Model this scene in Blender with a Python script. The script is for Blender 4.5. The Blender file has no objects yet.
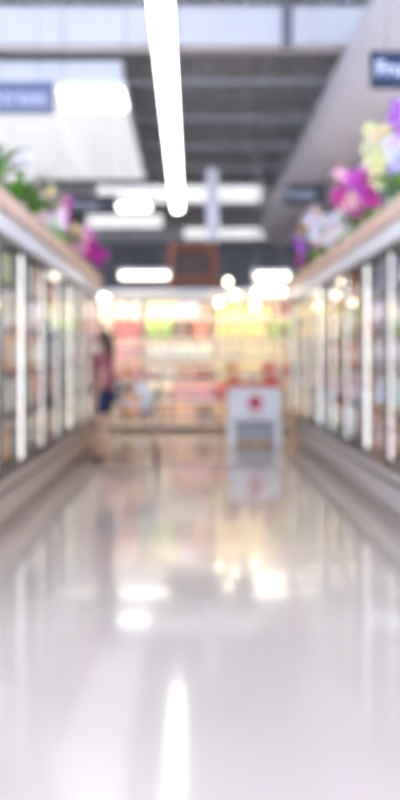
import bpy, bmesh, math, random
from mathutils import Vector, Matrix
R = math.radians
rng = random.Random(7)
scene = bpy.context.scene
C = scene.collection

# ------------------------------------------------------------------ camera, world, exposure
FPX, VPX, VPY, CAMH = 900.0, 190.0, 358.0, 1.2
cam = bpy.data.cameras.new('camera'); camo = bpy.data.objects.new('camera', cam); C.objects.link(camo)
camo.location = (0, 0, CAMH); camo.rotation_euler = (R(90), 0, 0)
cam.sensor_fit = 'VERTICAL'; cam.sensor_height = 36.0; cam.lens = 36.0*FPX/800
cam.shift_x = (200-VPX)/800; cam.shift_y = -(400-VPY)/800
cam.clip_start = 0.05; cam.clip_end = 200
cam.dof.use_dof = True; cam.dof.focus_distance = 1.0
cam.dof.aperture_fstop = 2.8
scene.camera = camo

world = bpy.data.worlds.new('world'); scene.world = world; world.use_nodes = True
bg = world.node_tree.nodes['Background']
bg.inputs['Color'].default_value = (0.58, 0.72, 1.0, 1); bg.inputs['Strength'].default_value = 6.9
vs = scene.view_settings
vs.view_transform = 'Standard'; vs.look = 'None'; vs.gamma = 1; vs.use_curve_mapping = False
vs.exposure = 0.56
scene.cycles.sample_clamp_indirect = 6.0
scene.cycles.max_bounces = 10
scene.cycles.transparent_max_bounces = 24

LAMP_STRIP, LAMP_BAY, LAMP_TUBE, LAMP_LED, LAMP_BULB, PANEL_FILL_GLOW, LAMP_VALANCE_FILL = 7.2, 4.0, 3.2, 2.8, 7.0, .46, 17.0

# ------------------------------------------------------------------ materials
MATS = {}
def mat(name, col, rough=0.5, metal=0.0, noise=0.0, scale=8.0, coat=0.0, emit=None, spec=0.5):
    if name in MATS: return MATS[name]
    m = bpy.data.materials.new(name); m.use_nodes = True; nt = m.node_tree
    b = nt.nodes['Principled BSDF']
    b.inputs['Base Color'].default_value = (*col, 1); b.inputs['Roughness'].default_value = rough
    b.inputs['Metallic'].default_value = metal; b.inputs['Coat Weight'].default_value = coat
    b.inputs['Specular IOR Level'].default_value = spec
    if noise:
        tc = nt.nodes.new('ShaderNodeTexCoord'); n = nt.nodes.new('ShaderNodeTexNoise')
        n.inputs['Scale'].default_value = scale; n.inputs['Detail'].default_value = 4
        nt.links.new(tc.outputs['Object'], n.inputs['Vector'])
        r = nt.nodes.new('ShaderNodeValToRGB')
        r.color_ramp.elements[0].color = (*[max(0, c*(1-noise)) for c in col], 1)
        r.color_ramp.elements[1].color = (*[min(1, c*(1+noise)) for c in col], 1)
        r.color_ramp.elements[0].position = .3; r.color_ramp.elements[1].position = .7
        nt.links.new(n.outputs['Fac'], r.inputs['Fac']); nt.links.new(r.outputs['Color'], b.inputs['Base Color'])
    if emit:
        b.inputs['Emission Color'].default_value = (*emit[0], 1); b.inputs['Emission Strength'].default_value = emit[1]
    MATS[name] = m; return m

def object_colour_mat(name, rough=.45, band=0.0, coat=0.0, translucent=0.0):
    m = bpy.data.materials.new(name); m.use_nodes = True; nt = m.node_tree; b = nt.nodes['Principled BSDF']
    oi = nt.nodes.new('ShaderNodeObjectInfo'); src = oi.outputs['Color']
    tc = nt.nodes.new('ShaderNodeTexCoord')
    if band:
        sep = nt.nodes.new('ShaderNodeSeparateXYZ'); nt.links.new(tc.outputs['Generated'], sep.inputs[0])
        r = nt.nodes.new('ShaderNodeValToRGB'); r.color_ramp.interpolation = 'CONSTANT'
        e = r.color_ramp.elements; e[0].position = 0; e[0].color = (0,0,0,1); e[1].position = .34; e[1].color = (1,1,1,1)
        x = r.color_ramp.elements.new(.66); x.color = (0,0,0,1)
        nt.links.new(sep.outputs['Z'], r.inputs['Fac'])
        sc = nt.nodes.new('ShaderNodeMath'); sc.operation = 'MULTIPLY'; sc.inputs[1].default_value = band
        nt.links.new(r.outputs['Color'], sc.inputs[0])
        mx = nt.nodes.new('ShaderNodeMix'); mx.data_type = 'RGBA'
        nt.links.new(sc.outputs[0], mx.inputs['Factor']); nt.links.new(src, mx.inputs['A'])
        mx.inputs['B'].default_value = (.88, .84, .78, 1); src = mx.outputs['Result']
    n = nt.nodes.new('ShaderNodeTexNoise'); n.inputs['Scale'].default_value = 9
    nt.links.new(tc.outputs['Object'], n.inputs['Vector'])
    hv = nt.nodes.new('ShaderNodeHueSaturation')
    mr = nt.nodes.new('ShaderNodeMapRange'); mr.inputs['To Min'].default_value = .8; mr.inputs['To Max'].default_value = 1.2
    nt.links.new(n.outputs['Fac'], mr.inputs['Value']); nt.links.new(mr.outputs['Result'], hv.inputs['Value'])
    nt.links.new(src, hv.inputs['Color']); nt.links.new(hv.outputs['Color'], b.inputs['Base Color'])
    b.inputs['Roughness'].default_value = rough; b.inputs['Coat Weight'].default_value = coat
    if translucent:
        b.inputs['Subsurface Weight'].default_value = 0
    return m

def glass_mat():
    m = bpy.data.materials.new('freezer_glass'); m.use_nodes = True; nt = m.node_tree; nt.nodes.clear()
    out = nt.nodes.new('ShaderNodeOutputMaterial'); mix = nt.nodes.new('ShaderNodeMixShader')
    tr = nt.nodes.new('ShaderNodeBsdfTransparent'); gl = nt.nodes.new('ShaderNodeBsdfGlossy')
    tr.inputs['Color'].default_value = (.96, .98, .97, 1); gl.inputs['Roughness'].default_value = .03
    lw = nt.nodes.new('ShaderNodeLayerWeight'); lw.inputs['Blend'].default_value = .5
    p = nt.nodes.new('ShaderNodeMath'); p.operation = 'POWER'; p.inputs[1].default_value = 5
    mr = nt.nodes.new('ShaderNodeMapRange'); mr.inputs['To Min'].default_value = .05; mr.inputs['To Max'].default_value = .62
    nt.links.new(lw.outputs['Facing'], p.inputs[0]); nt.links.new(p.outputs[0], mr.inputs['Value'])
    nt.links.new(mr.outputs['Result'], mix.inputs['Fac'])
    nt.links.new(tr.outputs[0], mix.inputs[1]); nt.links.new(gl.outputs[0], mix.inputs[2])
    nt.links.new(mix.outputs[0], out.inputs['Surface'])
    return m

M = dict(
    floor=mat('polished_floor', (.58, .49, .42), .12, noise=.05, scale=.7, coat=.35),
    deck=mat('grey_roof_deck', (.60, .60, .63), .5, noise=.2, scale=2),
    ceil=mat('ceiling_slab', (.3, .3, .33), .8, noise=.1, scale=1),
    white_paint=mat('white_paint', (.86, .84, .86), .6, noise=.04, scale=2),
    duct=mat('pale_lavender_duct', (.86, .81, .88), .45, noise=.04, scale=2),
    wall=mat('cream_wall', (.80, .74, .68), .8, noise=.05, scale=1),
    dark_fascia=mat('dark_fascia', (.22, .22, .24), .6, noise=.15, scale=3),
    steel=mat('joist_steel', (.48, .48, .50), .5, .1, noise=.15, scale=5),
    case_white=mat('freezer_enamel', (.82, .81, .85), .35, noise=.03, scale=4),
    base_tan=mat('freezer_base_tan', (.56, .43, .34), .4, .1, noise=.06, scale=4),  # warm light reflected on the left base, put into its colour
    base=mat('freezer_base_steel', (.62, .58, .58), .38, .25, noise=.06, scale=4),
    bumper=mat('dark_bumper', (.09, .085, .09), .5, noise=.15, scale=6),
    frame=mat('door_frame_bronze', (.13, .115, .11), .45, .2, noise=.08, scale=6),
    chrome=mat('chrome', (.6, .6, .63), .2, 1.0),
    liner=mat('freezer_liner', (.28, .24, .22), .5, noise=.05, scale=4),
    wire_shelf=mat('freezer_shelf_bronze', (.10, .085, .075), .5, noise=.15, scale=6),
    shelf=mat('shelf_enamel', (.78, .75, .72), .45, noise=.05, scale=5),
    peach=mat('peach_trim_board', (.70, .47, .37), .5, noise=.12, scale=4),
    price=mat('price_strip', (.88, .82, .66), .4, noise=.1, scale=14),
    gondola=mat('gondola_cream', (.80, .72, .60), .5, noise=.06, scale=4),
    gondola_back=mat('gondola_back_brown', (.36, .27, .19), .6, noise=.08, scale=4),
    kick=mat('brown_kick', (.12, .085, .06), .6, noise=.2, scale=5),
    leaf=object_colour_mat('leaf_green', .4), petal=object_colour_mat('petal', .55),
    stem=mat('plant_stem', (.22, .30, .10), .5, noise=.2, scale=20),
    soil=mat('potting_soil', (.08, .05, .035), .9, noise=.3, scale=30),
    pot=object_colour_mat('pot_glaze', .3),
    pack=object_colour_mat('printed_pack', .4, band=.5), plain=object_colour_mat('plain_pack', .35, coat=.2),
    cap=mat('bottle_cap', (.75, .70, .62), .4, noise=.05),
    glass=glass_mat(),
    sign_slate=mat('slate_blue_sign', (.17, .19, .30), .5, noise=.05), sign_navy=mat('navy_sign', (.006, .016, .05), .6, noise=.1),
    sign_dark=mat('charcoal_sign', (.035, .035, .045), .6, noise=.1),
    letter=mat('white_lettering', (.62, .64, .76), .5),
    wire=mat('hanger_wire', (.4, .4, .42), .4, .7),
    housing=mat('lamp_housing', (.8, .8, .8), .4),
    strip=mat('strip_lens', (.9, .9, .9), .5, emit=((1, .97, .92), LAMP_STRIP)),
    panel=mat('fill_glow_panel', (.85, .85, .88), .6, emit=((.93, .95, 1), PANEL_FILL_GLOW)),  # glow added to the white soffit panels as fill light
    valance_and_fill=mat('valance_and_fill_lens', (.9, .9, .9), .5, emit=((1, .86, .66), LAMP_VALANCE_FILL)),
    far_lens=mat('far_linear_lens', (.9, .9, .9), .5, emit=((.97, .95, .95), .58)),
    bay=mat('bay_lens', (.9, .9, .9), .5, emit=((.96, .97, 1), LAMP_BAY)),
    tube=mat('tube_lens', (.9, .9, .9), .5, emit=((1, .9, .72), LAMP_TUBE)),
    led=mat('led_lens', (.9, .9, .9), .5, emit=((1, .96, .95), LAMP_LED)),
    bulb=mat('bulb_glass', (.9, .9, .9), .5, emit=((1, .85, .6), LAMP_BULB)),
    rack=mat('rust_orange_rack', (.42, .12, .06), .5, noise=.1, scale=6),
    cardboard=mat('brown_cardboard', (.17, .12, .10), .8, noise=.15, scale=5),
    stand=mat('stand_white', (.86, .83, .82), .45, noise=.03), red=mat('stand_red', (.72, .12, .07), .45, noise=.08),
    logo=mat('logo_crimson', (.55, .02, .07), .4), pink=mat('logo_pink', (.85, .42, .45), .5),
    grey=mat('stand_grey', (.42, .40, .40), .5, noise=.06),
    skin=mat('skin', (.62, .36, .27), .55, noise=.05, scale=9), hair=mat('brown_hair', (.055, .038, .02), .5, noise=.3, scale=40),
    top=mat('rose_top', (.33, .10, .12), .8, noise=.12, scale=25), shorts=mat('navy_shorts', (.018, .026, .07), .8, noise=.15, scale=30),
    shoe=mat('dark_shoe', (.04, .035, .035), .6, noise=.1), eye=mat('eye_dark', (.02, .015, .01), .2), lip=mat('lip', (.45, .15, .13), .5),
    rubber=mat('wheel_rubber', (.05, .05, .055), .6, noise=.1), cart=mat('cart_wire', (.62, .62, .64), .25, .9),
    cart_red=mat('cart_handle_red', (.5, .06, .05), .4), bag=mat('white_plastic_bag', (.88, .9, .92), .4, noise=.04, scale=12),
)

# ------------------------------------------------------------------ mesh helpers
class MB:
    def __init__(s): s.v = []; s.f = []; s.m = []; s.sm = []
    def add(s, vs, fs, mi=0, smooth=False):
        o = len(s.v); s.v += [tuple(v) for v in vs]
        for f in fs: s.f.append(tuple(o+i for i in f)); s.m.append(mi); s.sm.append(smooth)
        return s
    def box(s, x0, x1, y0, y1, z0, z1, b=0.0, mi=0):
        if b <= 0:
            vs = [(x, y, z) for z in (z0, z1) for y in (y0, y1) for x in (x0, x1)]
            return s.add(vs, [(0,2,3,1),(4,5,7,6),(0,1,5,4),(2,6,7,3),(0,4,6,2),(1,3,7,5)], mi)
        vs = []; fs = []                                   # chamfered box
        idx = {}
        for cx in (0, 1):
            for cy in (0, 1):
                for cz in (0, 1):
                    X, Y, Z = (x0, x1)[cx], (y0, y1)[cy], (z0, z1)[cz]
                    sx, sy, sz = (b, -b)[cx], (b, -b)[cy], (b, -b)[cz]
                    for a, p in (('x', (X, Y+sy, Z+sz)), ('y', (X+sx, Y, Z+sz)), ('z', (X+sx, Y+sy, Z))):
                        idx[(cx, cy, cz, a)] = len(vs); vs.append(p)
        g = lambda c, a: idx[(*c, a)]
        for cc in (0, 1):
            q = [(cc,0,0),(cc,1,0),(cc,1,1),(cc,0,1)]; f = [g(c,'x') for c in q]; fs.append(f if cc else f[::-1])
            q = [(0,cc,0),(0,cc,1),(1,cc,1),(1,cc,0)]; f = [g(c,'y') for c in q]; fs.append(f if cc else f[::-1])
            q = [(0,0,cc),(1,0,cc),(1,1,cc),(0,1,cc)]; f = [g(c,'z') for c in q]; fs.append(f if cc else f[::-1])
        for a in (0, 1):
            for c in (0, 1):
                fs.append([g((0,a,c),'y'), g((1,a,c),'y'), g((1,a,c),'z'), g((0,a,c),'z')])
                fs.append([g((a,0,c),'x'), g((a,1,c),'x'), g((a,1,c),'z'), g((a,0,c),'z')])
                fs.append([g((a,c,0),'x'), g((a,c,1),'x'), g((a,c,1),'y'), g((a,c,0),'y')])
                for d in (0, 1): fs.append([g((a,c,d),'x'), g((a,c,d),'y'), g((a,c,d),'z')])
        return s.add(vs, fs, mi)
    def lathe(s, prof, seg=12, c=(0,0,0), mi=0, axis='z', smooth=True):
        vs = []; fs = []
        for r, z in prof:
            for k in range(seg):
                a = 2*math.pi*k/seg; p = (r*math.cos(a), r*math.sin(a), z)
                if axis == 'x': p = (p[2], p[0], p[1])
                if axis == 'y': p = (p[1], p[2], p[0])
                vs.append((p[0]+c[0], p[1]+c[1], p[2]+c[2]))
        n = len(prof)
        for i in range(n-1):
            for k in range(seg):
                k2 = (k+1) % seg; fs.append((i*seg+k, i*seg+k2, (i+1)*seg+k2, (i+1)*seg+k))
        o = len(s.v); s.add(vs, fs, mi, smooth)
        for cap in (tuple(range(seg-1, -1, -1)), tuple((n-1)*seg+k for k in range(seg))):   # flat caps with their own vertices
            s.add([vs[i] for i in cap], [tuple(range(seg))], mi, False)
        return s
    def tube(s, pts, r, seg=6, mi=0, r2=None):
        pts = [Vector(p) for p in pts]; vs = []; fs = []; n = len(pts)
        for i, p in enumerate(pts):
            d = (pts[min(i+1, n-1)]-pts[max(i-1, 0)]).normalized()
            u = d.cross(Vector((0,0,1)) if abs(d.z) < .9 else Vector((1,0,0))).normalized(); w = d.cross(u)
            rr = r if r2 is None else r+(r2-r)*i/(n-1)
            for k in range(seg):
                a = 2*math.pi*k/seg; vs.append(p+u*rr*math.cos(a)+w*rr*math.sin(a))
        for i in range(n-1):
            for k in range(seg):
                k2 = (k+1) % seg; fs.append((i*seg+k, i*seg+k2, (i+1)*seg+k2, (i+1)*seg+k))
        fs.append(tuple(range(seg-1, -1, -1))); fs.append(tuple((n-1)*seg+k for k in range(seg)))
        return s.add(vs, fs, mi, True)
    def prism(s, prof, x0, x1, mi=0):                      # prof: (y, z) outline extruded along x
        n = len(prof); vs = [(x0, y, z) for y, z in prof]+[(x1, y, z) for y, z in prof]
        fs = [(i, (i+1) % n, n+(i+1) % n, n+i) for i in range(n)]+[tuple(range(n-1, -1, -1)), tuple(range(n, 2*n))]
        return s.add(vs, fs, mi)
    def mesh(s, name, mats):
        me = bpy.data.meshes.new(name); me.from_pydata(s.v, [], s.f)
        for m in (mats if isinstance(mats, (list, tuple)) else [mats]): me.materials.append(m)
        me.polygons.foreach_set('material_index', s.m); me.polygons.foreach_set('use_smooth', s.sm)
        bm = bmesh.new(); bm.from_mesh(me); bmesh.ops.recalc_face_normals(bm, faces=bm.faces); bm.to_mesh(me); bm.free()
        me.update(); return me
    def build(s, name, mats, parent=None, loc=(0,0,0), rz=0):
        return link(name, s.mesh(name, mats), parent, loc, rz)

def link(name, data, parent=None, loc=(0,0,0), rz=0, col=None, rot=None):
    o = bpy.data.objects.new(name, data); C.objects.link(o); o.parent = parent; o.location = loc
    o.rotation_euler = rot if rot else (0, 0, rz)
    if col: o.color = (*col, 1)
    return o
def tag(o, label, cat, group=None, kind=None):
    o['label'] = label; o['category'] = cat
    if group: o['group'] = group
    o['kind'] = kind or 'thing'
    return o
def thing(name, label, cat, loc=(0,0,0), rz=0, group=None):
    return tag(link(name, None, None, loc, rz), label, cat, group)
def struct(o, label, cat='structure'):
    o['kind'] = 'structure'; o['label'] = label; o['category'] = cat; return o
def copy_tree(o, parent=None):
    c = o.copy(); C.objects.link(c); c.parent = parent
    for ch in o.children: copy_tree(ch, c)
    return c

# ------------------------------------------------------------------ shell
XW, Y0, Y1, ZC = 9.0, -5.0, 30.0, 5.92
struct(MB().box(-XW, XW, Y0, Y1, -.1, 0).build('floor', M['floor']), 'polished beige shop floor mirroring the lamps', 'floor')
ceiling = struct(MB().box(-XW, XW, Y0, Y1, ZC+.09, ZC+.2).build('ceiling', M['ceil']), 'dark corrugated metal roof deck over the aisle', 'ceiling')
struct(MB().box(-XW-.15, -XW, Y0, Y1, 0, ZC+.09).build('wall_left', M['wall']), 'cream side wall beyond the left freezer', 'wall')
struct(MB().box(XW, XW+.15, Y0, Y1, 0, ZC+.09).build('wall_right', M['wall']), 'cream side wall beyond the right freezer', 'wall')
wb = struct(MB().box(-XW, XW, Y1, Y1+.15, 0, ZC+.09).build('wall_back', M['wall']), 'far cream wall at the back of the shop', 'wall')
MB().box(-XW, XW, Y1-.06, Y1, 3.3, 5.05).build('dark_fascia_panel', M['dark_fascia'], wb)
MB().box(-XW, XW, Y1-.3, Y1, 5.1, 5.6).build('white_bulkhead', M['white_paint'], wb)
# corrugated deck panels (1.2 m wide, ribs run along the aisle)
pr = []
for k in range(6):
    x = k*.2; pr += [(x, .085), (x+.06, .085), (x+.085, 0), (x+.175, 0)]
pr.append((1.2, .085))
mb = MB()
for (ya, yb) in ((0, Y1-Y0),):
    n = len(pr); vs_ = [(x, ya, z) for x, z in pr]+[(x, yb, z) for x, z in pr]
    mb.add(vs_, [(i, i+1, n+i+1, n+i) for i in range(n-1)])
dm = mb.mesh('deck_panel', M['deck'])
for k in range(15): link('deck_panel', dm, ceiling, (-XW+k*1.2, Y0, ZC))
# bar joists
def joist(y):
    r = link('bar_joist', None, None, (0, y, 0)); r['kind'] = 'structure'
    tag(r, 'open-web steel bar joist spanning under the roof deck', 'joist', 'bar joists under the deck', 'structure')
    MB().box(-XW, XW, -.05, .05, ZC-.07, ZC-.01).build('top_chord', M['steel'], r)
    MB().box(-XW, XW, -.05, .05, 5.42, 5.48).build('bottom_chord', M['steel'], r)
    w = MB(); x = -XW; up = False
    while x < XW-.01:
        x2 = min(x+.36, XW); za, zb = (5.46, ZC-.04) if not up else (ZC-.04, 5.46)
        w.tube([(x, 0, za), (x2, 0, zb)], .016, 5); x = x2; up = not up
    w.build('web_bars', M['steel'], r)
for y in (2.4, 5.2, 8.0, 13.9, 16.0, 18.1, 20.2, 22.3, 26.6, 28.6): joist(y)
def beam(y, z0, z1, lab):
    b = MB()
    b.box(-XW, XW, -.17, .17, z0, z0+.04).box(-XW, XW, -.17, .17, z1-.04, z1).box(-XW, XW, -.15, -.11, z0+.04, z1-.04).box(-XW, XW, .11, .15, z0+.04, z1-.04)
    o = b.build('ceiling_beam', M['white_paint'], None, (0, y, 0)); struct(o, lab, 'beam')
    return o
bm1 = beam(12.15, 5.38, 5.88, 'broad white ceiling beam crossing nearest the camera')
MB().box(1.22, 1.36, -.20, -.172, 5.3, 5.9).build('cable_drop', M['dark_fascia'], bm1)
beam(24.1, 5.25, 5.85, 'white ceiling beam crossing farther down the shop')
# dropped white soffit on the left, with panel joints
so = link('ceiling_soffit', None, None, (0, 0, 0)); struct(so, 'dropped ceiling of white panels with added fill glow above the left freezer', 'ceiling')
MB().box(-XW, -.95, 12.6, 19.0, 5.0, 5.36).build('soffit_body', M['white_paint'], so)
pm = MB().box(.01, 1.14, .01, 1.05, -.035, 0, .006).mesh('soffit_panel', M['panel'])
for i in range(7):
    for j in range(6): link('soffit_panel', pm, so, (-XW+i*1.15, 12.6+j*1.066, 5.0))
# round duct on the right
du = thing('air_duct', 'large round pale lavender air duct running along the right ceiling', 'duct', (2.42, 3.0, 4.78))
for k in range(14):
    L = 1.5; MB().lathe([(.55, 0), (.55, L-.06)], 32, axis='y').build('duct_section', M['duct'], du, (0, k*L, 0))
    MB().lathe([(.551, 0), (.558, .01), (.558, .05), (.551, .06)], 32, axis='y').build('duct_flange', M['duct'], du, (0, k*L+L-.06, 0))
for k in range(5): MB().tube([(0, 2+k*4, .54), (0, 2+k*4, 1.12)], .012).build('duct_hanger', M['wire'], du)

# ------------------------------------------------------------------ lamps
def strip_proto():
    r = thing('strip_light', '', 'ceiling light')
    MB().box(-.045, .045, .01, 1.19, .03, .09, .008).build('housing', M['housing'], r)
    MB().prism([(-.065, .03), (-.065, -.005), (-.04, -.03), (.04, -.03), (.065, -.005), (.065, .03)], .06, 1.14).build('lens', M['strip'], r, (0, 0, 0), 0)
    return r
# the prism helper extrudes along x: turn its mesh so that the lens runs along y
def turn_mesh(o): o.data.transform(Matrix.Rotation(R(90), 4, 'Z'))
sp = strip_proto()
for ch in sp.children:
    if ch.name.startswith('lens'): turn_mesh(ch)
for x in (.0, 1.14): MB().box(-.04, .04, x, x+.06, -.015, .04).build('end_cap', M['housing'], sp)
for y in (.1, 1.1): MB().tube([(0, y, .09), (0, y, 2.3)], .004, 5).build('hanger_cable', M['wire'], sp)
k = 0
ORD = ['farthest', 'second farthest', 'third from the far end', 'fourth from the far end', 'fifth from the far end', 'nearest one in view']+[n+' from far end, above frame' for n in ('seventh', 'eighth', 'ninth', 'tenth', 'eleventh', 'twelfth')]
def place_strip(x, y, label, group):
    global k
    o = sp if k == 0 else copy_tree(sp); k += 1
    o.location = (x, y, 3.13); tag(o, label, 'ceiling light', group)
for i in range(12):
    y = 11.8-1.2*(i+1)
    lab = 'bright linear strip light over the aisle, '+ORD[i]+' in its row'
    place_strip(-.16, y, lab, 'strip lights over the aisle')
for X, s in ((-3.1, 'left'), (3.3, 'right')):  # unseen rows added close by to fill light on duct and soffit
    for i in range(9): place_strip(X, 1.2+1.2*i, 'added unseen fill strip light behind the %s freezer, %s from its near end' % (s, ('first', 'second', 'third', 'fourth', 'fifth', 'sixth', 'seventh', 'eighth', 'ninth')[i]), 'added fill strips behind the %s freezer' % s)
def bay(x, y, label, bz=4.5):
    r = thing('high_bay_light', label, 'ceiling light', (x, y, bz), 0, 'square high bay lights')
    MB().box(-.37, .37, -.37, .37, 0, .1, .02).build('housing', M['housing'], r)
    MB().box(-.35, .35, -.35, .35, -.04, 0, .015).build('lens', M['bay'], r)
    top = 5.95-bz
    for sx in (-.35, .35): MB().tube([(sx, 0, .1), (sx, 0, top)], .006, 5).build('hanger_rod', M['wire'], r)
bay(-1.07, 10.04, 'large square white lamp beside the left hanging sign', 4.1)
bay(-1.22, 19.6, 'smaller square white lamp farther down, left of the strip lights')
for x, y, l in ((-1.23, 3.6, 'square white lamp above the aisle nearest the camera'), (5.2, 11.3, 'square white lamp beyond the round duct'), (-6, 7, 'square white lamp over the far left aisle'), (5.2, 20, 'far square white lamp beyond the round duct'), (-5.6, 21.5, 'square white lamp deep in the left of the shop'), (6.5, 26.5, 'square white lamp hanging before the back wall')): bay(x, y, l)
def tube_light(x0, x1, y, z, label, top=None):
    r = thing('tube_light', label, 'ceiling light', ((x0+x1)/2, y, z), 0, 'warm tube lights above the back shelves'); L = (x1-x0)/2
    MB().box(-L, L, -.05, .05, .05, .11, .01).build('housing', M['housing'], r)
    MB().lathe([(.03, -L+.03), (.05, -L+.05), (.05, L-.05), (.03, L-.03)], 12, axis='x').build('tube', M['tube'], r)
    for s in (-1, 1):
        MB().box(s*(L-.02)-.02, s*(L-.02)+.02, -.04, .04, -.04, .05).build('end_cap', M['housing'], r)
        MB().tube([(s*L*.7, 0, .11), (s*L*.7, 0, (top or ZC+.03)-z)], .005, 5).build('hanger_cable', M['wire'], r)
tube_light(-1.14, -.30, 14.25, 2.50, 'warm tube light hanging above the left back shelves')
tube_light(.98, 1.60, 14.25, 2.49, 'upper warm tube light right of the bulbs, by the right freezer end')
tube_light(.95, 1.52, 14.05, 2.24, 'lower warm tube light right of the bulbs, by the right freezer end')
tube_light(-1.52, -1.24, 14.1, 2.14, 'short warm tube light above the person by the left freezer end', 4.97)
tube_light(-3.0, -1.9, 14.2, 2.5, 'warm tube light in the cross aisle behind the left freezer', 4.97)
tube_light(1.9, 3.0, 14.2, 2.5, 'warm tube light in the cross aisle behind the right freezer', 4.40)
def linear_light(x0, x1, y, z, h, label):
    r = thing('linear_light', label, 'ceiling light', ((x0+x1)/2, y, z), 0, 'pale linear lights deep in the shop'); L = (x1-x0)/2
    MB().box(-L, L, -.1, .1, h/2, h/2+.05, .01).build('housing', M['housing'], r)
    MB().box(-L+.02, L-.02, -.09, .09, -h/2, h/2, .04).build('diffuser', M['far_lens'], r)
    for s in (-1, 1): MB().tube([(s*L*.8, 0, h/2+.05), (s*L*.8, 0, ZC+.03-z)], .006, 5).build('hanger_rod', M['wire'], r)
linear_light(-2.2, 1.7, 21.2, 5.05, .36, 'long pale linear light crossing the shop behind the banner')
linear_light(-2.9, -.75, 25.2, 5.02, .34, 'shorter pale linear light low behind the left flowers')
linear_light(-.2, 3.4, 27.5, 5.0, .3, 'farthest pale linear light before the back wall')
def bulb(px, py, y, label):
    x = (px-VPX)/FPX*y; z = CAMH+(VPY-py)/FPX*y
    r = thing('pendant_bulb', label, 'lamp', (x, y, z), 0, 'round bulbs above the back shelves')
    MB().lathe([(.012, -.05), (.035, -.04), (.05, 0), (.04, .035), (.018, .06)], 14).build('bulb', M['bulb'], r)
    MB().lathe([(.02, .06), (.022, .11), (.01, .125)], 10).build('socket', M['bumper'], r)
    MB().tube([(0, 0, .12), (0, 0, ZC+.03-z)], .004, 5).build('cord', M['bumper'], r)
bulb(228, 282, 14.3, 'highest of the three round pendant bulbs')
bulb(235, 295, 14.2, 'middle one of the three round pendant bulbs')
bulb(219, 303, 14.1, 'lowest of the three round pendant bulbs')
bulb(255, 306, 14.1, 'round pendant bulb under the right tube lights')

# ------------------------------------------------------------------ hanging signs
def hang_sign(x0, x1, y, z, h, m, label, text=None, align='LEFT', inset=.1, tsz=.22, ztops=(5.42, 5.42)):
    r = thing('hanging_sign', label, 'sign', ((x0+x1)/2, y, z), 0, 'hanging aisle signs'); w = (x1-x0)/2
    MB().box(-w, w, -.02, .02, -h/2, h/2, .008).build('board', m, r)
    for s, zt in zip((-.7, .7), ztops): MB().tube([(s*w, 0, h/2), (s*w, 0, zt-z)], .005, 5).build('hanger_cable', M['wire'], r)
    if text:
        cu = bpy.data.curves.new('lettering', 'FONT'); cu.body = text; cu.size = tsz; cu.extrude = .003; cu.align_y = 'CENTER'; cu.align_x = align; cu.offset = .004
        cu.materials.append(M['letter'])
        lx = -w+inset if align == 'LEFT' else w-inset
        tmp = link('lettering', cu); me = bpy.data.meshes.new_from_object(tmp.evaluated_get(bpy.context.evaluated_depsgraph_get())); bpy.data.objects.remove(tmp)
        link('lettering', me, r, (lx, -.025, 0), rot=(R(90), 0, 0))
hang_sign(-3.0, -1.66, 11.0, 4.38, .40, M['sign_slate'], 'slate blue sign with white lettering hanging over the left freezer', 'Entrees', 'RIGHT', .08, .27)
hang_sign(1.50, 2.41, 7.5, 3.60, .31, M['sign_navy'], 'dark navy sign with white lettering at the right edge', 'Fruit', 'LEFT', .04, .17, (5.42, 4.26))
hang_sign(1.60, 2.32, 15.4, 4.02-.02, .34, M['sign_dark'], 'charcoal sign with pale lettering below the round duct', 'Frozen', 'LEFT', .06, .17, (5.42, 4.27))
hang_sign(-2.66, -1.56, 19.4, 4.5, .42, M['sign_dark'], 'charcoal sign with pale lettering behind the left flowers', 'Frozen', 'LEFT', .1, .22, (5.95, 5.95))
hang_sign(1.85, 2.4, 17.0, 3.22, .26, M['sign_dark'], 'small dark sign deep behind the right flowers', ztops=(5.42, 4.26))
hb = thing('hanging_banner', 'narrow white banner hanging in the middle of the shop', 'banner', (.42, 16.6, 3.35))
MB().prism([(-.006, 0), (.006, 0), (.006, 1.35), (-.006, 1.35)], -.12, .12).build('cloth', M['white_paint'], hb)
for z in (0, 1.35): MB().tube([(-.14, 0, z), (.14, 0, z)], .014).build('rod', M['wire'], hb)
MB().tube([(0, 0, 1.35), (0, 0, 2.6)], .005, 5).build('hanger_cable', M['wire'], hb)

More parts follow.
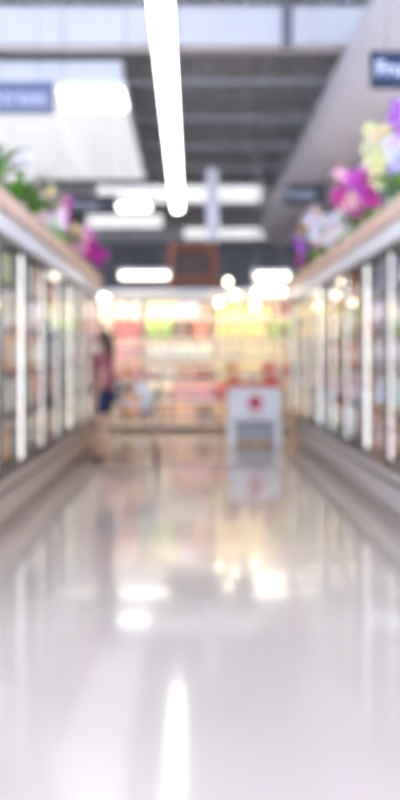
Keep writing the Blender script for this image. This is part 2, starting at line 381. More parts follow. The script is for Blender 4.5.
# ------------------------------------------------------------------ freezers
UL, UD, P = 2.85, .85, .95
SHZ = [.44, .79, 1.11, 1.43, 1.74]
def make_freezer(name):
    r = thing(name, '', 'freezer')
    MB().prism([(.07, 0), (.07, .07), (0, .09), (-.02, .12), (-.02, .26), (0, .30), (.03, .34), (UD, .34), (UD, 0)], 0, UL).build('base', M['base'], r)
    MB().box(.0, UL, -.034, -.018, .27, .30, .004).build('bumper_rail', M['bumper'], r)
    MB().box(0, UL, UD-.05, UD, .34, 2.06).build('back_panel', M['liner'], r)
    for x in (0, UL-.03): MB().box(x, x+.03, .03, UD-.05, .34, 2.06).build('side_panel', M['liner'], r)
    MB().box(0, UL, -.01, UD, 2.06, 2.26, .012).build('canopy', M['case_white'], r)
    MB().box(0, UL, -.045, -.012, 2.2, 2.34, .008).build('top_trim', M['peach'], r)
    for i in range(4):
        x = i*P; x0, x1 = max(x-.03, 0), min(x+.03, UL)
        mu = MB().box(x0, x1, .006, .018, .34, 2.06).build('mullion', M['frame'], r)
        xa, xb = max(x-.022, .032), min(x+.022, UL-.032)
        if i in (0, 3): xa, xb = (.032, .06) if i == 0 else (UL-.06, UL-.032)
        if xa < xb: MB().box(xa, xb, .019, .031, .42, 2.0, .003).build('led_strip', M['led'], r)
    for z in SHZ:
        s = MB().box(.04, UL-.04, .062, UD-.06, z-.025, z).build('shelf', M['wire_shelf'], r)
        MB().box(.04, UL-.04, .054, .062, z-.045, z+.008).build('price_strip', M['wire_shelf'], s)
    for i in range(3):
        a, b = i*P+.012, (i+1)*P-.012; z0, z1 = .36, 2.05; w = .026
        f = MB(); f.box(a, a+w, -.008, .004, z0, z1).box(b-w, b, -.008, .004, z0, z1).box(a+w, b-w, -.008, .004, z0, z0+w).box(a+w, b-w, -.008, .004, z1-w, z1)
        d = f.build('freezer_door', M['frame'], r)
        MB().box(a+w, b-w, -.005, .001, z0+w, z1-w).build('glass_pane', M['glass'], d)
        h = MB(); hx = b-w/2
        h.tube([(hx, -.007, .85), (hx, -.04, .87), (hx, -.04, 1.48), (hx, -.007, 1.5)], .007, 8)
        h.build('door_handle', M['chrome'], d)
    return r
fz = make_freezer('upright_freezer')
WH = ['far', 'middle', 'near']
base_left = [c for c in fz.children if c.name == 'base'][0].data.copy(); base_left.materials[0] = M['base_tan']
fl = []
XR, XL, RFAR, LFAR = 1.51, -1.29, 13.55, 12.75
for i in range(3):
    for side in ('right', 'left'):
        o = fz if (i == 0 and side == 'right') else copy_tree(fz)
        tag(o, 'three-door glass upright freezer, %s unit on the %s of the aisle' % (WH[i], side), 'freezer', 'upright freezers lining the aisle')
        if side == 'right': o.location = (XR, RFAR-i*UL, 0); o.rotation_euler.z = R(-90)
        else:
            o.location = (XL, LFAR-(i+1)*UL, 0); o.rotation_euler.z = R(90)
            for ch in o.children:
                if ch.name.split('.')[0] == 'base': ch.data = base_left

# ------------------------------------------------------------------ products
COL = {'white': (.82, .80, .78), 'cream': (.80, .70, .50), 'pale yellow': (.82, .68, .30), 'pink': (.78, .38, .38), 'red': (.60, .06, .05),
       'orange': (.80, .28, .05), 'green': (.28, .48, .05), 'brown': (.22, .10, .045), 'lavender': (.45, .38, .60), 'dark blue': (.04, .06, .18),
       'peach': (.80, .50, .34), 'tan': (.55, .36, .20), 'crimson': (.40, .02, .06), 'orange-red': (.72, .13, .04), 'charcoal': (.05, .05, .05), 'light blue': (.5, .62, .78)}
def carton(w, d, h, m='pack'):
    b = MB(); b.box(-w/2, w/2, 0, d, 0, h, min(.008, w*.06)); b.box(-w*.44, w*.44, -.003, .0, h*.12, h*.88); return b.mesh('carton', M[m])
def pouch(w, d, h):
    b = MB(); vs = []; fs = []; nx, nz = 7, 8
    for sgn in (0, 1):
        for j in range(nz+1):
            for i in range(nx+1):
                u, v = i/nx*2-1, j/nz*2-1
                bul = max(0, 1-abs(u)**3)*max(0, 1-abs(v)**4)
                ww = 1-.06*(1-abs(v)**6); y = d/2+(1 if sgn else -1)*(d/2*bul**.6+.002)
                vs.append((u*w/2*ww, y, (v+1)/2*h))
    N = (nx+1)*(nz+1)
    for s in (0, 1):
        for j in range(nz):
            for i in range(nx):
                a = s*N+j*(nx+1)+i; fs.append((a, a+1, a+nx+2, a+nx+1) if not s else (a, a+nx+1, a+nx+2, a+1))
    b.add(vs, fs, 0, True); return b.mesh('pouch', M['pack'])
def tub(r, h):
    b = MB(); b.lathe([(r*.82, 0), (r*.98, h*.82)], 14, (0, r, 0)); b.lathe([(r*1.04, h*.82), (r*1.04, h*.97), (r*.96, h)], 14, (0, r, 0), 1)
    return b.mesh('tub', [M['pack'], M['cap']])
def bottle(r, h):
    b = MB(); b.lathe([(r*.9, 0), (r, .02), (r, h*.58), (r*.8, h*.68), (r*.38, h*.80), (r*.36, h*.88)], 14, (0, r, 0)); b.lathe([(r*.44, h*.88), (r*.44, h*.99), (r*.38, h)], 10, (0, r, 0), 1)
    return b.mesh('bottle', [M['plain'], M['cap']])
def jar(r, h):
    b = MB(); b.lathe([(r*.9, 0), (r, .015), (r, h*.74), (r*.86, h*.82)], 14, (0, r, 0)); b.lathe([(r*.92, h*.82), (r*.92, h*.99), (r*.88, h)], 14, (0, r, 0), 1)
    return b.mesh('jar', [M['pack'], M['cap']])
# kind: (mesh, width, height)
KIND = {'carton': (carton(.15, .28, .26), .15), 'flat box': (carton(.26, .28, .068), .26), 'wide carton': (carton(.21, .26, .25), .21), 'pouch': (pouch(.19, .1, .28), .19),
        'tub': (tub(.075, .138), .158), 'bottle': (bottle(.045, .27), .09), 'jug': (bottle(.068, .28), .137), 'jar': (jar(.052, .24), .108), 'tall carton': (carton(.1, .1, .27), .1)}
STACK = {'flat box': (4, .068), 'tub': (2, .138)}
LAYER = ['lowest', 'second-layer', 'third-layer', 'topmost']
SHELFN = ['bottom', 'second', 'third', 'fourth', 'top']
ORDN = ['first', 'second', 'third', 'fourth', 'fifth', 'sixth', 'seventh', 'eighth', 'ninth', 'tenth', 'eleventh', 'twelfth', 'thirteenth']
FARD = ['farthest']+[n+'-farthest' for n in ORDN[1:]]
frozen = ['carton', 'wide carton', 'pouch', 'tub', 'flat box', 'jug']
pal_r = ['white', 'white', 'cream', 'pink', 'lavender', 'light blue', 'white', 'red', 'green', 'pale yellow', 'crimson', 'orange']
pal_far_r = ['red', 'orange-red', 'cream', 'brown', 'pale yellow', 'crimson', 'white', 'tan', 'orange']
pal_l = ['white', 'cream', 'pale yellow', 'white', 'orange', 'red', 'tan', 'peach', 'white', 'cream', 'brown']
def product(kind, col, loc, rz, label, group):
    o = link(kind.replace(' ', '_'), KIND[kind][0], None, loc, rz, tuple(min(.95, c*rng.uniform(.9, 1.1)) for c in COL[col]))
    return tag(o, label, kind.split()[-1], group)
for side in ('right', 'left'):
    for dn in range(8):                                     # doors counted from the far end
        for si, z in enumerate(SHZ):
            pal = pal_l if side == 'left' else (pal_far_r if dn < 4 else pal_r)
            kind, c = rng.choice(frozen), rng.choice(pal)
            if side == 'left' and dn == 5 and si in (2,): c = 'orange'
            w = KIND[kind][1]+.012; n = int(.84/w)
            if side == 'right': base = Vector((XR, RFAR-dn*P, 0)); dx = Vector((0, -1, 0)); dy = Vector((1, 0, 0)); rz = R(-90)
            else: base = Vector((XL, LFAR-(dn+1)*P, 0)); dx = Vector((0, 1, 0)); dy = Vector((-1, 0, 0)); rz = R(90)
            off = (P-n*w)/2
            lab = '%s frozen %s on the %s shelf, %s door from far end, %s freezers' % (c, kind, SHELFN[si], ORDN[dn], side)
            for q in range(n):
                levels, lh = STACK.get(kind, (1, 0))
                p = base+dx*(off+w*(q+.5))+dy*(.07+rng.uniform(0, .015))
                nth = ORDN[q if side == 'left' else n-1-q]
                for lv in range(levels):
                    product(kind, c, (p.x, p.y, z+lv*lh), rz, '%s%s %s, %s from near side, %s shelf, %s door, %s freezers' % (LAYER[lv]+' ' if levels > 1 else '', c, kind, nth, SHELFN[si], FARD[dn], side), '%s on the %s shelf behind the %s door, %s freezers' % (kind, SHELFN[si], ORDN[dn], side))

# ------------------------------------------------------------------ back shelving
GY, GW, GD = 14.6, 1.15, .45
GZ = [.14, .50, .84, 1.18, 1.52, 1.86]
bays = [(-3.06, 'outer left'), (-1.91, 'left'), (-.76, 'middle'), (.39, 'right'), (1.54, 'outer right')]
def make_gondola():
    r = thing('shelving_bay', '', 'shelf')
    MB().box(0, GW, .06, GD, 0, .10).build('kick_board', M['kick'], r)
    MB().box(0, GW, GD, GD+.03, 0, 2.32).build('back_panel', M['gondola_back'], r)
    for x in (0, GW-.03): MB().box(x, x+.03, GD-.05, GD, .1, 2.32).build('upright', M['gondola'], r)
    for z in GZ:
        s = MB().box(.005, GW-.005, .03, GD, z-.03, z).build('shelf', M['gondola'], r)
        MB().box(.005, GW-.005, .016, .03, z-.045, z+.008).build('price_strip', M['price'], s)
        if z > .3: MB().box(.02, GW-.02, .032, .044, z-.042, z-.031).build('shelf_fill_strip', M['valance_and_fill'], s)  # hidden strips added under the shelves to brighten the goods
    MB().box(.005, GW-.005, .02, GD, 2.2, 2.24).build('top_shelf', M['gondola'], r)
    MB().box(.005, GW-.005, .0, .02, 2.12, 2.32, .004).build('header_panel', M['white_paint'], r)
    MB().box(.05, GW-.05, -.24, -.18, 2.185, 2.21).build('valance_light', M['valance_and_fill'], r)
    MB().box(.005, GW-.005, -.27, .0, 2.21, 2.24).build('valance', M['white_paint'], r)
    MB().box(.005, GW-.005, -.285, -.27, 2.10, 2.25).build('lamp_screen_lip', M['gondola'], r)  # overhang and lip added to hide the lamp and aim it at the shelves
    return r
g0 = make_gondola()
rows = {  # bottom to top: list of (kind, colour, share of the shelf)
 'outer left': [[('carton','tan',1)], [('jar','cream',1)], [('carton','pink',1)], [('bottle','cream',1)], [('pouch','peach',1)], [('carton','white',1)]],
 'left': [[('wide carton','orange',.5), ('wide carton','tan',.5)], [('pouch','peach',.35), ('wide carton','brown',.65)], [('carton','pink',.6), ('carton','peach',.4)], [('jar','peach',.6), ('tall carton','pink',.4)], [('tub','cream',.6), ('tall carton','red',.4)], [('carton','pink',.6), ('carton','white',.4)]],
 'middle': [[('wide carton','tan',.45), ('carton','peach',.3), ('wide carton','brown',.25)], [('tub','cream',.4), ('wide carton','pink',.6)], [('jar','white',.45), ('jar','pink',.3), ('jar','crimson',.25)], [('jug','white',1)], [('pouch','green',.4), ('carton','brown',.25), ('wide carton','orange-red',.35)], [('carton','cream',.5), ('carton','lavender',.3), ('carton','brown',.2)]],
 'right': [[('wide carton','tan',1)], [('carton','red',.5), ('jar','cream',.5)], [('tall carton','pale yellow',.7), ('jug','charcoal',.16), ('tall carton','cream',.14)], [('bottle','cream',1)], [('bottle','pale yellow',.75), ('carton','green',.25)], [('bottle','pale yellow',.8), ('carton','brown',.2)]],
 'outer right': [[('carton','tan',1)], [('jar','brown',1)], [('carton','red',1)], [('bottle','cream',1)], [('pouch','green',1)], [('carton','crimson',1)]],
}
GSH = ['bottom', 'second', 'third', 'fourth', 'fifth', 'top']
for i, (x, nm) in enumerate(bays):
    o = g0 if i == 0 else copy_tree(g0); o.location = (x, GY, 0)
    tag(o, 'tall cream grocery shelving bay at the aisle end, %s bay' % nm, 'shelf', 'grocery shelving bays at the aisle end')
    for si, z in enumerate(GZ):
        xx = x+.03
        for kind, c, share in rows[nm][si]:
            end = xx+share*(GW-.06); w = KIND[kind][1]+.008; n = max(1, int((end-xx+.001)/w)); gap = (end-xx)/n
            for q in range(n):
                levels, lh = STACK.get(kind, (1, 0))
                for lv in range(levels):
                    product(kind, c, (xx+gap*(q+.5), GY+.047+rng.uniform(0, .012), z+lv*lh), 0, '%s%s %s, %s from left, on the %s shelf of the %s back bay' % (LAYER[lv]+' ' if levels > 1 else '', c, kind, ORDN[q], GSH[si], nm), '%s %ss on the %s shelf, %s bay' % (c, kind, GSH[si], nm))
            xx = end

# ------------------------------------------------------------------ pallet rack behind
rk = thing('pallet_rack', 'rust-red pallet rack with dark shelves behind the shelving', 'rack', (0, 19.5, 0))
for x in (-.42, .52):
    for y in (0, .9): MB().box(x-.06, x+.06, y-.06, y+.06, 0, 3.75, .008).build('upright', M['rack'], rk)
for z in (1.0, 2.0, 2.9, 3.6):
    for y in (0, .9): MB().box(-.36, .46, y-.04, y+.04, z-.06, z+.06).build('beam', M['rack'], rk)
    MB().box(-.36, .46, .05, .85, z+.02, z+.06).build('deck_board', M['dark_fascia'], rk)
for z, w, s in ((1.06, .74, 'lowest'), (2.06, .72, 'middle'), (2.96, .74, 'topmost')):
    b = MB(); b.box(-w/2, w/2, 0, .7, 0, .52, .01).box(-w/2-.002, w/2+.002, .3, .36, .002, .523); tag(b.build('stock_box', M['cardboard'], None, (.05, 19.57, z)), 'dark brown cardboard box on the pallet rack, %s' % s, 'box', 'boxes on the pallet rack')

# ------------------------------------------------------------------ promotional stand
ps = thing('promo_stand', 'white promotional counter with red edge and round crimson emblem', 'stand', (.90, 12.45, 0))
W = .37
MB().box(-W, W, 0, .5, .32, .80, .012).build('body', M['stand'], ps)
MB().prism([(-.03, .80), (-.03, .85), (.53, .85), (.53, .80)], -W-.02, W+.02).build('counter_top', M['red'], ps)
fp = MB().box(-W+.02, W-.02, -.015, 0, .34, .78, .005).build('front_panel', M['stand'], ps)
MB().lathe([(.115, 0), (.115, .006)], 28, axis='y').build('emblem_ring', M['pink'], fp, (0, -.022, .585))
MB().lathe([(.09, 0), (.09, .006)], 28, axis='y').build('emblem_disc', M['logo'], fp, (0, -.028, .585))
MB().box(-.11, .11, -.02, -.015, .41, .445, .002).build('emblem_bar', M['pink'], fp)
for x in (-W+.05, W-.05):
    for y in (.05, .45): MB().box(x-.05, x+.05, y-.05, y+.05, 0, .32, .008).build('leg', M['stand'], ps)
MB().box(-W+.1, W-.1, .1, .4, .05, .30, .01).build('lower_bin', M['grey'], ps)
xx = -.3
for kind, c in (('pouch', 'orange'), ('tub', 'cream'), ('pouch', 'orange-red')):
    product(kind, c, (.90+xx, 12.6, .85), 0, '%s %s standing on the white promotional counter' % (c, kind), None); xx += .27

# ------------------------------------------------------------------ plants on the freezers
TOPZ = 2.26
def petal_mesh(n=5, r=.052, w=.034):
    b = MB()
    for k in range(n):
        a = 2*math.pi*k/n+math.pi/2; ca, sa = math.cos(a), math.sin(a); vs = []
        for (t, ww, lift) in ((.08, .3, 0), (.35, .9, -.006), (.68, 1.0, -.004), (.9, .65, .006), (1.0, .15, .012)):
            for s in (-1, 0, 1):
                px, pz = t*r*1.05, s*ww*w*.62
                vs.append((px*ca-pz*sa, -.004-lift+abs(s)*.004, px*sa+pz*ca))
        fs = [(i*3+j, i*3+j+1, i*3+j+4, i*3+j+3) for i in range(4) for j in range(2)]
        b.add(vs, fs, 0, True)
    return b.mesh('blossom', M['petal'])
BL = petal_mesh(); BL2 = petal_mesh(9, .036, .014)
LIP = MB().lathe([(.004, -.022), (.013, -.016), (.015, -.006), (.008, .002)], 8, axis='y').mesh('blossom_centre', M['petal'])
def leaf_mesh(L, w, droop, name='leaf'):
    b = MB(); vs = []; n = 7
    for i in range(n+1):
        t = i/n; ww = w*math.sin(math.pi*(t*.9+.06))**.7; y = L*t*(1-.25*droop*t); z = L*(.55*t-droop*t*t)
        for s in (-1, 0, 1): vs.append((s*ww/2, y, z+abs(s)*ww*.18))
    b.add(vs, [(i*3+j, i*3+j+1, i*3+j+4, i*3+j+3) for i in range(n) for j in range(2)], 0, True); return b.mesh(name, M['leaf'])
LF_ORCH, LF_FERN, LF_BROAD = leaf_mesh(.26, .075, .8), leaf_mesh(.34, .05, .55), leaf_mesh(.22, .10, .5)
POT = MB().lathe([(.055, 0), (.085, .13), (.092, .135), (.092, .155), (.08, .155), (.078, .135)], 16).mesh('pot', M['pot'])
SOIL = MB().lathe([(.077, .12), (.077, .136), (.03, .142)], 12).mesh('soil', M['soil'])
PC = {'magenta': (.52, .02, .30), 'pink': (.80, .30, .45), 'pale purple': (.62, .50, .82), 'white': (.86, .82, .84), 'pale yellow': (.84, .80, .42), 'orange': (.85, .42, .05), 'purple': (.38, .10, .48), 'blush pink': (.88, .55, .60)}
GRN = [(.12, .32, .03), (.18, .42, .05), (.08, .22, .04), (.26, .46, .08)]
def plant(side, y, kind, col, h, label, depth=.12, stems=3, group='potted plants on the freezers'):
    x = (XR+depth) if side == 'right' else (XL-depth)
    r = thing({'orchid': 'potted_orchid', 'foliage': 'potted_leafy_plant', 'daisy': 'potted_daisy'}[kind], label, 'plant', (x, y, TOPZ), 0, group)
    rg = random.Random(int(y*100)+len(side))
    link('pot', POT, r, col=rg.choice([(.8, .78, .78), (.75, .5, .38), (.6, .55, .6)])); link('soil', SOIL, r)
    inw = -1 if side == 'right' else 1
    n = {'orchid': 5, 'foliage': 22, 'daisy': 8}[kind]
    for q in range(n):
        a = 2*math.pi*q/n+rg.uniform(-.3, .3); lf = {'orchid': LF_ORCH, 'foliage': LF_FERN if q % 2 else LF_BROAD, 'daisy': LF_BROAD}[kind]
        s = rg.uniform(.75, 1.15)*(1.45 if kind == 'foliage' else .9)
        o = link('leaf', lf, r, (0, 0, .135), col=rg.choice(GRN), rot=(rg.uniform(.0, .75 if kind == 'foliage' else .35), 0, a)); o.scale = (s, s, s)
    if kind == 'foliage': return r
    if kind == 'daisy': stems = 7
    for t in range(stems):
        a = rg.uniform(0, 6.28); hh = h*rg.uniform(.78, 1.0); lean = rg.uniform(.04, .16) if kind == 'orchid' else rg.uniform(.03, .17)
        dxx, dyy = math.cos(a)*lean, math.sin(a)*lean-.06
        pts = []
        for i in range(8):
            u = i/7; arch = .0 if kind == 'daisy' else .16*max(0, u-.55)
            pts.append((dxx*u*1.2+inw*arch*.6, dyy*u-arch*1.1, .13+(hh-.13)*(u if kind == 'daisy' else u-.35*max(0, u-.6)**1.6)))
        st = MB().tube(pts, .005, 5, r2=.003).build('stem', M['stem'], r)
        if kind == 'orchid':
            for b_ in range(6):
                u = .45+.55*b_/5; i = min(6, int(u*7)); p = Vector(pts[i]).lerp(Vector(pts[i+1]), u*7-i)
                p += Vector((rg.uniform(-.05, .05), -.025, rg.uniform(-.035, .03)))
                o = link('blossom', BL, r, p, col=tuple(min(.95, c*rg.uniform(.8, 1.2)) for c in PC[col]), rot=(rg.uniform(-.35, .25), rg.uniform(-.5, .5), rg.uniform(-.6, .6)+inw*.15))
                s = rg.uniform(1.05, 1.45); o.scale = (s, s, s)
                link('blossom_centre', LIP, o, col=(.75, .45, .15) if col in ('white', 'pale yellow') else (.55, .1, .3))
        else:
            p = pts[-1]
            for b_ in range(3):
                o = link('blossom', BL2, r, (p[0]+rg.uniform(-.06, .06), p[1]+rg.uniform(-.05, .05), p[2]+rg.uniform(-.08, .03)), col=tuple(min(.95, c*rg.uniform(.85, 1.15)) for c in PC[col]), rot=(rg.uniform(-1.1, -.2), 0, rg.uniform(-.8, .8)))
                s = rg.uniform(1.0, 1.4); o.scale = (s, s, s); link('blossom_centre', LIP, o, col=(.8, .5, .05))
    return r
RP = [  # right: y, kind, colour, height, depth, label
 (6.70, 'foliage', 'green', .4, .12, 'leafy green pot plant on the right freezers, nearest the camera'),
 (6.95, 'orchid', 'pale purple', .66, .10, 'pale purple orchid on the right freezers at the frame edge'),
 (7.35, 'orchid', 'purple', 1.16, .13, 'very tall purple orchid on the right freezers at the frame edge'),
 (7.55, 'orchid', 'pale yellow', 1.14, .20, 'tall pale yellow orchid on the right freezers near the frame edge'),
 (8.0, 'orchid', 'magenta', .66, .10, 'nearest bright magenta orchid in the middle of the right freezers'),
 (8.3, 'orchid', 'pale yellow', 1.12, .24, 'tall pale yellow orchid on the right freezers behind the magenta blooms'),
 (8.55, 'orchid', 'blush pink', .84, .12, 'blush pink orchid rising above the nearest magenta orchid'),
 (8.8, 'foliage', 'green', .4, .2, 'leafy green pot plant in the middle of the right freezers'),
 (9.2, 'orchid', 'magenta', .86, .12, 'second bright magenta orchid from the near end of the right freezers'),
 (9.7, 'orchid', 'white', .50, .10, 'white orchid on the right freezers below the magenta orchids'),
 (10.2, 'orchid', 'magenta', .90, .14, 'third bright magenta orchid from the near end of the right freezers'),
 (10.7, 'orchid', 'white', .62, .10, 'far white orchid on the right freezers'),
 (11.1, 'orchid', 'blush pink', .78, .14, 'farther blush pink orchid on the right freezers beside the white orchid'),
 (11.6, 'foliage', 'green', .4, .16, 'leafy green pot plant at the far end of the right freezers'),
 (12.2, 'daisy', 'orange', .90, .10, 'tall pot of orange flowers on the right freezers'),
 (12.6, 'orchid', 'purple', .70, .10, 'purple orchid at the far end of the right freezers'),
 (13.2, 'orchid', 'magenta', .62, .10, 'last magenta orchid at the far end of the right freezers')]
LP = [
 (6.35, 'foliage', 'green', .4, .14, 'leafy green pot plant on the left freezers, nearest the camera'),
 (7.15, 'foliage', 'green', .4, .10, 'large leafy green plant at the left frame edge'),
 (7.75, 'foliage', 'green', .4, .10, 'third leafy green plant along the left freezers, before the yellow flowers'),
 (8.0, 'orchid', 'white', .74, .28, 'white orchid on the left freezers behind the green plants'),
 (8.35, 'orchid', 'blush pink', .50, .12, 'blush pink orchid on the left freezers before the yellow flowers'),
 (8.8, 'daisy', 'pale yellow', .62, .14, 'pot of pale yellow flowers on the left freezers'),
 (9.3, 'orchid', 'white', .5, .12, 'low white orchid on the left freezers after the yellow flowers'),
 (9.8, 'foliage', 'green', .4, .14, 'leafy green plant in the middle of the left freezers'),
 (10.3, 'orchid', 'magenta', .92, .14, 'tall magenta orchid in the middle of the left freezers'),
 (10.6, 'daisy', 'pale yellow', .5, .12, 'low pot of yellow flowers beside the tall magenta orchid'),
 (11.0, 'orchid', 'pink', .62, .12, 'pink orchid in the middle of the left freezers'),
 (11.5, 'orchid', 'pink', .60, .10, 'farther pink orchid on the left freezers'),
 (12.0, 'orchid', 'magenta', .68, .10, 'bright magenta orchid toward the far end of the left freezers'),
 (12.45, 'orchid', 'magenta', .52, .10, 'low magenta orchid at the far end of the left freezers')]
for y, kd, c, h, d, l in RP: plant('right', y, kd, c, h, l, d, 1 if c == 'purple' else 2 if c in ('pale purple', 'magenta', 'blush pink') else 3)
for y, kd, c, h, d, l in LP: plant('left', y, kd, c, h, l, d, 2)

# ------------------------------------------------------------------ person
def skin_mesh(name, verts, edges, root, mats, sub=2):
    names = list(verts); me = bpy.data.meshes.new(name); me.from_pydata([verts[n][0] for n in names], [(names.index(a), names.index(b)) for a, b in edges], [])
    o = bpy.data.objects.new(name, me); C.objects.link(o)
    md = o.modifiers.new('skin', 'SKIN'); md.use_smooth_shade = True
    for i, n in enumerate(names):
        sv = me.skin_vertices[0].data[i]; rr = verts[n][1]; sv.radius = rr if isinstance(rr, tuple) else (rr, rr); sv.use_root = (n == root)
    sb = o.modifiers.new('sub', 'SUBSURF'); sb.levels = sub; sb.render_levels = sub
    dg = bpy.context.evaluated_depsgraph_get(); nm = bpy.data.meshes.new_from_object(o.evaluated_get(dg)); nm.name = name
    bpy.data.objects.remove(o); nm.materials.clear(); nm.materials.append(mats)
    for p in nm.polygons: p.use_smooth = True
    return nm
# local frame: +y is where the person looks, +x the person's right
V = {'pel': ((0, 0, .84), (.12, .09)), 'waist': ((0, .005, .97), (.10, .08)), 'chest': ((0, .02, 1.12), (.125, .095)), 'ub': ((0, .01, 1.22), (.10, .075)), 'neck': ((0, .02, 1.30), .045),
     'jaw': ((0, .045, 1.365), (.055, .062)), 'head': ((0, .035, 1.43), (.075, .088)), 'crown': ((0, .025, 1.495), (.055, .062)), 'nose': ((0, .142, 1.415), .011)}
E = [('pel', 'waist'), ('waist', 'chest'), ('chest', 'ub'), ('ub', 'neck'), ('neck', 'jaw'), ('jaw', 'head'), ('head', 'crown'), ('head', 'nose')]
def arm(s, sh, el, wr, hand_dir):
    p = 'r' if s > 0 else 'l'
    V[p+'sh'] = (sh, .05); V[p+'el'] = (el, .036); V[p+'wr'] = (wr, .025)
    E.extend([('ub', p+'sh'), (p+'sh', p+'el'), (p+'el', p+'wr')])
    w = Vector(wr); d = Vector(hand_dir).normalized(); side = d.cross(Vector((s, 0, 0))).normalized()     # spread direction of the fingers
    pal = w+d*.065; V[p+'palm'] = (tuple(pal), (.018, .03)); E.append((p+'wr', p+'palm'))
    for f, (off, ln) in enumerate(((.027, .065), (.009, .075), (-.009, .07), (-.027, .055))):
        a = pal+d*.03+side*off; b = a+d*ln*.55+Vector((-s*.012, 0, 0)); c = b+d*ln*.4+Vector((-s*.022, 0, 0))
        for nme, q, rr in (('a', a, .010), ('b', b, .009), ('c', c, .008)): V[p+'f%d%s' % (f, nme)] = (tuple(q), rr)
        E.extend([(p+'palm', p+'f%da' % f), (p+'f%da' % f, p+'f%db' % f), (p+'f%db' % f, p+'f%dc' % f)])
    a = w+d*.035+side*.04; b = a+d*.035+side*.018
    V[p+'ta'] = (tuple(a), .011); V[p+'tb'] = (tuple(b), .009); E.extend([(p+'palm', p+'ta'), (p+'ta', p+'tb')])
arm(1, (.155, .01, 1.23), (.19, .07, 1.0), (.15, .15, 1.12), (-.05, .5, .6))
arm(-1, (-.155, .01, 1.23), (-.195, -.03, .99), (-.18, .05, .78), (0, .2, -1))
for s, p, fy in ((1, 'r', .05), (-1, 'l', -.03)):
    V[p+'hip'] = ((s*.085, 0, .78), .085); V[p+'kn'] = ((s*.09, fy*.6+.02, .44), .052); V[p+'cf'] = ((s*.09, fy*.8-.01, .30), .048); V[p+'an'] = ((s*.09, fy, .085), .034); V[p+'toe'] = ((s*.1, fy+.13, .04), .03)
    E += [('pel', p+'hip'), (p+'hip', p+'kn'), (p+'kn', p+'cf'), (p+'cf', p+'an'), (p+'an', p+'toe')]
PX, PY = -.985, 10.45
pe = thing('person', 'person in a rose top and navy shorts standing at the left freezer', 'person', (PX, PY, 0), R(78))
link('body', skin_mesh('body', V, E, 'pel', M['skin']), pe)
TV = {k_: (V[k_][0], tuple(q+.022 for q in V[k_][1])) for k_ in ('pel', 'waist', 'chest', 'ub')}
TV['low'] = ((0, 0, .77), (.20, .135)); TV['pel'] = ((0, 0, .85), (.18, .13)); TV['waist'] = ((0, .005, .97), (.135, .11)); TE = [('low', 'pel'), ('pel', 'waist'), ('waist', 'chest'), ('chest', 'ub')]
for s, p in ((1, 'r'), (-1, 'l')):
    sh, el = Vector(V[p+'sh'][0]), Vector(V[p+'el'][0]); TV[p+'sh'] = (tuple(sh), .068); TV[p+'m'] = (tuple(sh.lerp(el, .72)), .06); TE += [('ub', p+'sh'), (p+'sh', p+'m')]
link('shirt', skin_mesh('shirt', TV, TE, 'waist', M['top']), pe)
SV = {'pel': ((0, 0, .85), (.135, .108))}; SE = []
for s, p in ((1, 'r'), (-1, 'l')):
    hp, kn = Vector(V[p+'hip'][0]), Vector(V[p+'kn'][0]); SV[p+'h'] = (tuple(hp), .102); SV[p+'k'] = (tuple(hp.lerp(kn, .72)), .088); SE += [('pel', p+'h'), (p+'h', p+'k')]
link('shorts', skin_mesh('shorts', SV, SE, 'pel', M['shorts']), pe)
for s, p in ((1, 'r'), (-1, 'l')):
    a, t = Vector(V[p+'an'][0]), Vector(V[p+'toe'][0])
    link('shoe', skin_mesh('shoe', {'h': ((a.x, a.y-.035, .045), .043), 'm': ((a.x, a.y+.05, .044), .044), 't': ((t.x, t.y+.02, .036), .036), 'u': ((a.x, a.y-.01, .10), .042)}, [('h', 'm'), ('m', 't'), ('h', 'u')], 'h', M['shoe']), pe)
hb_ = MB(); vs_ = []; fs_ = []; nu, nv = 16, 10
for j in range(nv+1):
    for i in range(nu):
        a = 2*math.pi*i/nu; v = j/nv; z = 1.545-.36*v
        rx = .098*math.sin(min(1, v*2.4+.08)*math.pi/2)*(1-.12*v); ry = rx*1.12
        y = math.sin(a)*ry; fr = max(0, math.sin(a))
        if v > .25: y -= fr*ry*min(1, (v-.25)*5)*.95
        vs_.append((math.cos(a)*rx, .015+y-.02*v, z))
fs_ = [(j*nu+i, j*nu+(i+1) % nu, (j+1)*nu+(i+1) % nu, (j+1)*nu+i) for j in range(nv) for i in range(nu)]+[tuple(range(nu)), tuple(nv*nu+i for i in range(nu))]
hb_.add(vs_, fs_, 0, True).build('hair', M['hair'], pe)
for s in (-1, 1):
    MB().lathe([(.003, -.01), (.009, -.006), (.009, .004), (.003, .009)], 8, (s*.032, .112, 1.44), axis='y').build('eye', M['eye'], pe)
    MB().lathe([(.006, -.008), (.017, -.002), (.014, .006)], 8, (s*.078, .03, 1.42), axis='x').build('ear', M['skin'], pe)
MB().box(-.022, .022, .098, .112, 1.372, 1.382, .003).build('mouth', M['lip'], pe)

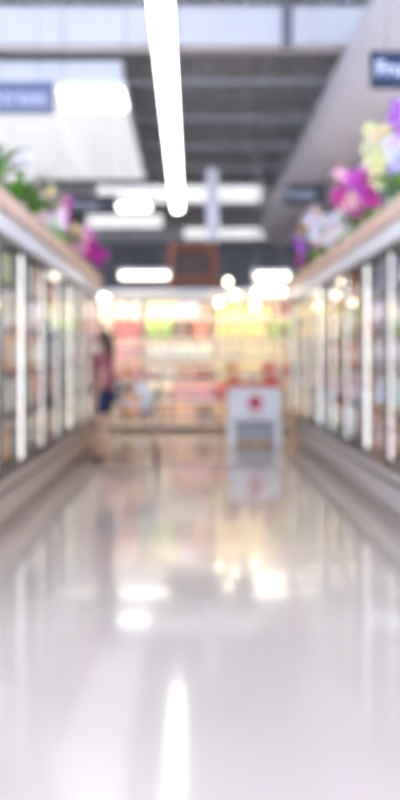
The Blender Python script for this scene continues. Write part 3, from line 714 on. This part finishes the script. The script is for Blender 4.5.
# ------------------------------------------------------------------ shopping cart with its load
ct = thing('shopping_cart', 'wire shopping cart parked behind the person in the aisle', 'cart', (-.60, 10.15, 0))
b = MB(); bw, bt = .17, .24                                  # basket half widths at bottom and top
y0, y1, z0, z1 = .06, .82, .52, .93
def P3(s, t, u): return (s*(bw+(bt-bw)*u), y0-.02*u+(y1-y0+.08*u)*t, z0+.06*t+(z1-z0-.03*t)*u)
for s in (-1, 1):
    for i in range(13): b.tube([P3(s, i/12, 0), P3(s, i/12, 1)], .0035, 4)
    for u in (0, .25, .5, .75, 1): b.tube([P3(s, 0, u), P3(s, 1, u)], .005 if u in (0, 1) else .0035, 4)
for t in (0, 1):
    for i in range(8):
        q = i/7*2-1; b.tube([P3(q, t, 0), P3(q, t, 1)], .0035, 4)
    for u in (0, .33, .66, 1): b.tube([P3(-1, t, u), P3(1, t, u)], .004, 4)
for i in range(13): b.tube([P3(-1, i/12, 0), P3(1, i/12, 0)], .0035, 4)
for i in range(6): q = i/5*2-1; b.tube([P3(q, 0, 0), P3(q, 1, 0)], .0035, 4)
b.build('wire_basket', M['cart'], ct)
f = MB()
for s in (-1, 1):
    f.tube([(s*.24, -.10, 1.02), (s*.24, .02, .93), (s*.21, .06, .60), (s*.22, .04, .16), (s*.22, .1, .14), (s*.17, .82, .16), (s*.17, .86, .14)], .011, 6)
f.tube([(-.2, .45, .15), (.2, .45, .15)], .009, 6)
f.build('frame', M['cart'], ct)
MB().lathe([(.016, -.25), (.018, -.24), (.018, .24), (.016, .25)], 10, (0, -.10, 1.02), axis='x').build('push_handle', M['cart_red'], ct)
rk_ = MB()
for i in range(7): q = i/6*2-1; rk_.tube([(q*.2, .08, .2), (q*.16, .8, .2)], .004, 4)
rk_.tube([(-.2, .08, .2), (.2, .08, .2)], .005, 4).tube([(-.16, .8, .2), (.16, .8, .2)], .005, 4)
for s in (-1, 1): rk_.tube([(s*.2, .1, .2), (s*.21, .1, .14)], .005, 4)
rk_.build('lower_rack', M['cart'], ct)
for s in (-1, 1):
    for y, xw in ((.05, .22), (.84, .17)):
        w = MB().lathe([(.05, -.014), (.06, -.011), (.06, .011), (.05, .014)], 16, (s*xw, y, .06), axis='x').build('wheel', M['rubber'], ct)
        MB().box(s*xw-.022, s*xw+.022, y-.018, y+.018, .115, .15).box(s*xw-.022, s*xw-.017, y-.015, y+.015, .05, .12).box(s*xw+.017, s*xw+.022, y-.015, y+.015, .05, .12).build('caster_fork', M['rubber'], w)
bg_ = MB(); vs_ = []; nu, nv = 14, 8; r2 = random.Random(3)
for j in range(nv+1):
    v = j/nv; rr = .13*(math.sin(math.pi*(.12+.80*v))**.6)
    for i in range(nu):
        a = 2*math.pi*i/nu; k2 = rr*(1+r2.uniform(-.1, .1)); vs_.append((math.cos(a)*k2, math.sin(a)*k2*.9, v*.30))
bg_.add(vs_, [(j*nu+i, j*nu+(i+1) % nu, (j+1)*nu+(i+1) % nu, (j+1)*nu+i) for j in range(nv) for i in range(nu)]+[tuple(range(nu-1, -1, -1)), tuple(nv*nu+i for i in range(nu))], 0, True)
for s in (-1, 1): bg_.tube([(s*.05, -.02, .28), (s*.06, -.02, .36), (s*.03, .02, .36), (s*.03, .03, .28)], .012, 6)
tag(bg_.build('grocery_bag', M['bag'], None, (-.57, 10.62, .575)), 'white plastic grocery bag sitting in the shopping cart', 'bag')
product('wide carton', 'orange', (-.66, 10.22, .545), 0, 'orange carton lying at the near end of the shopping cart', None)
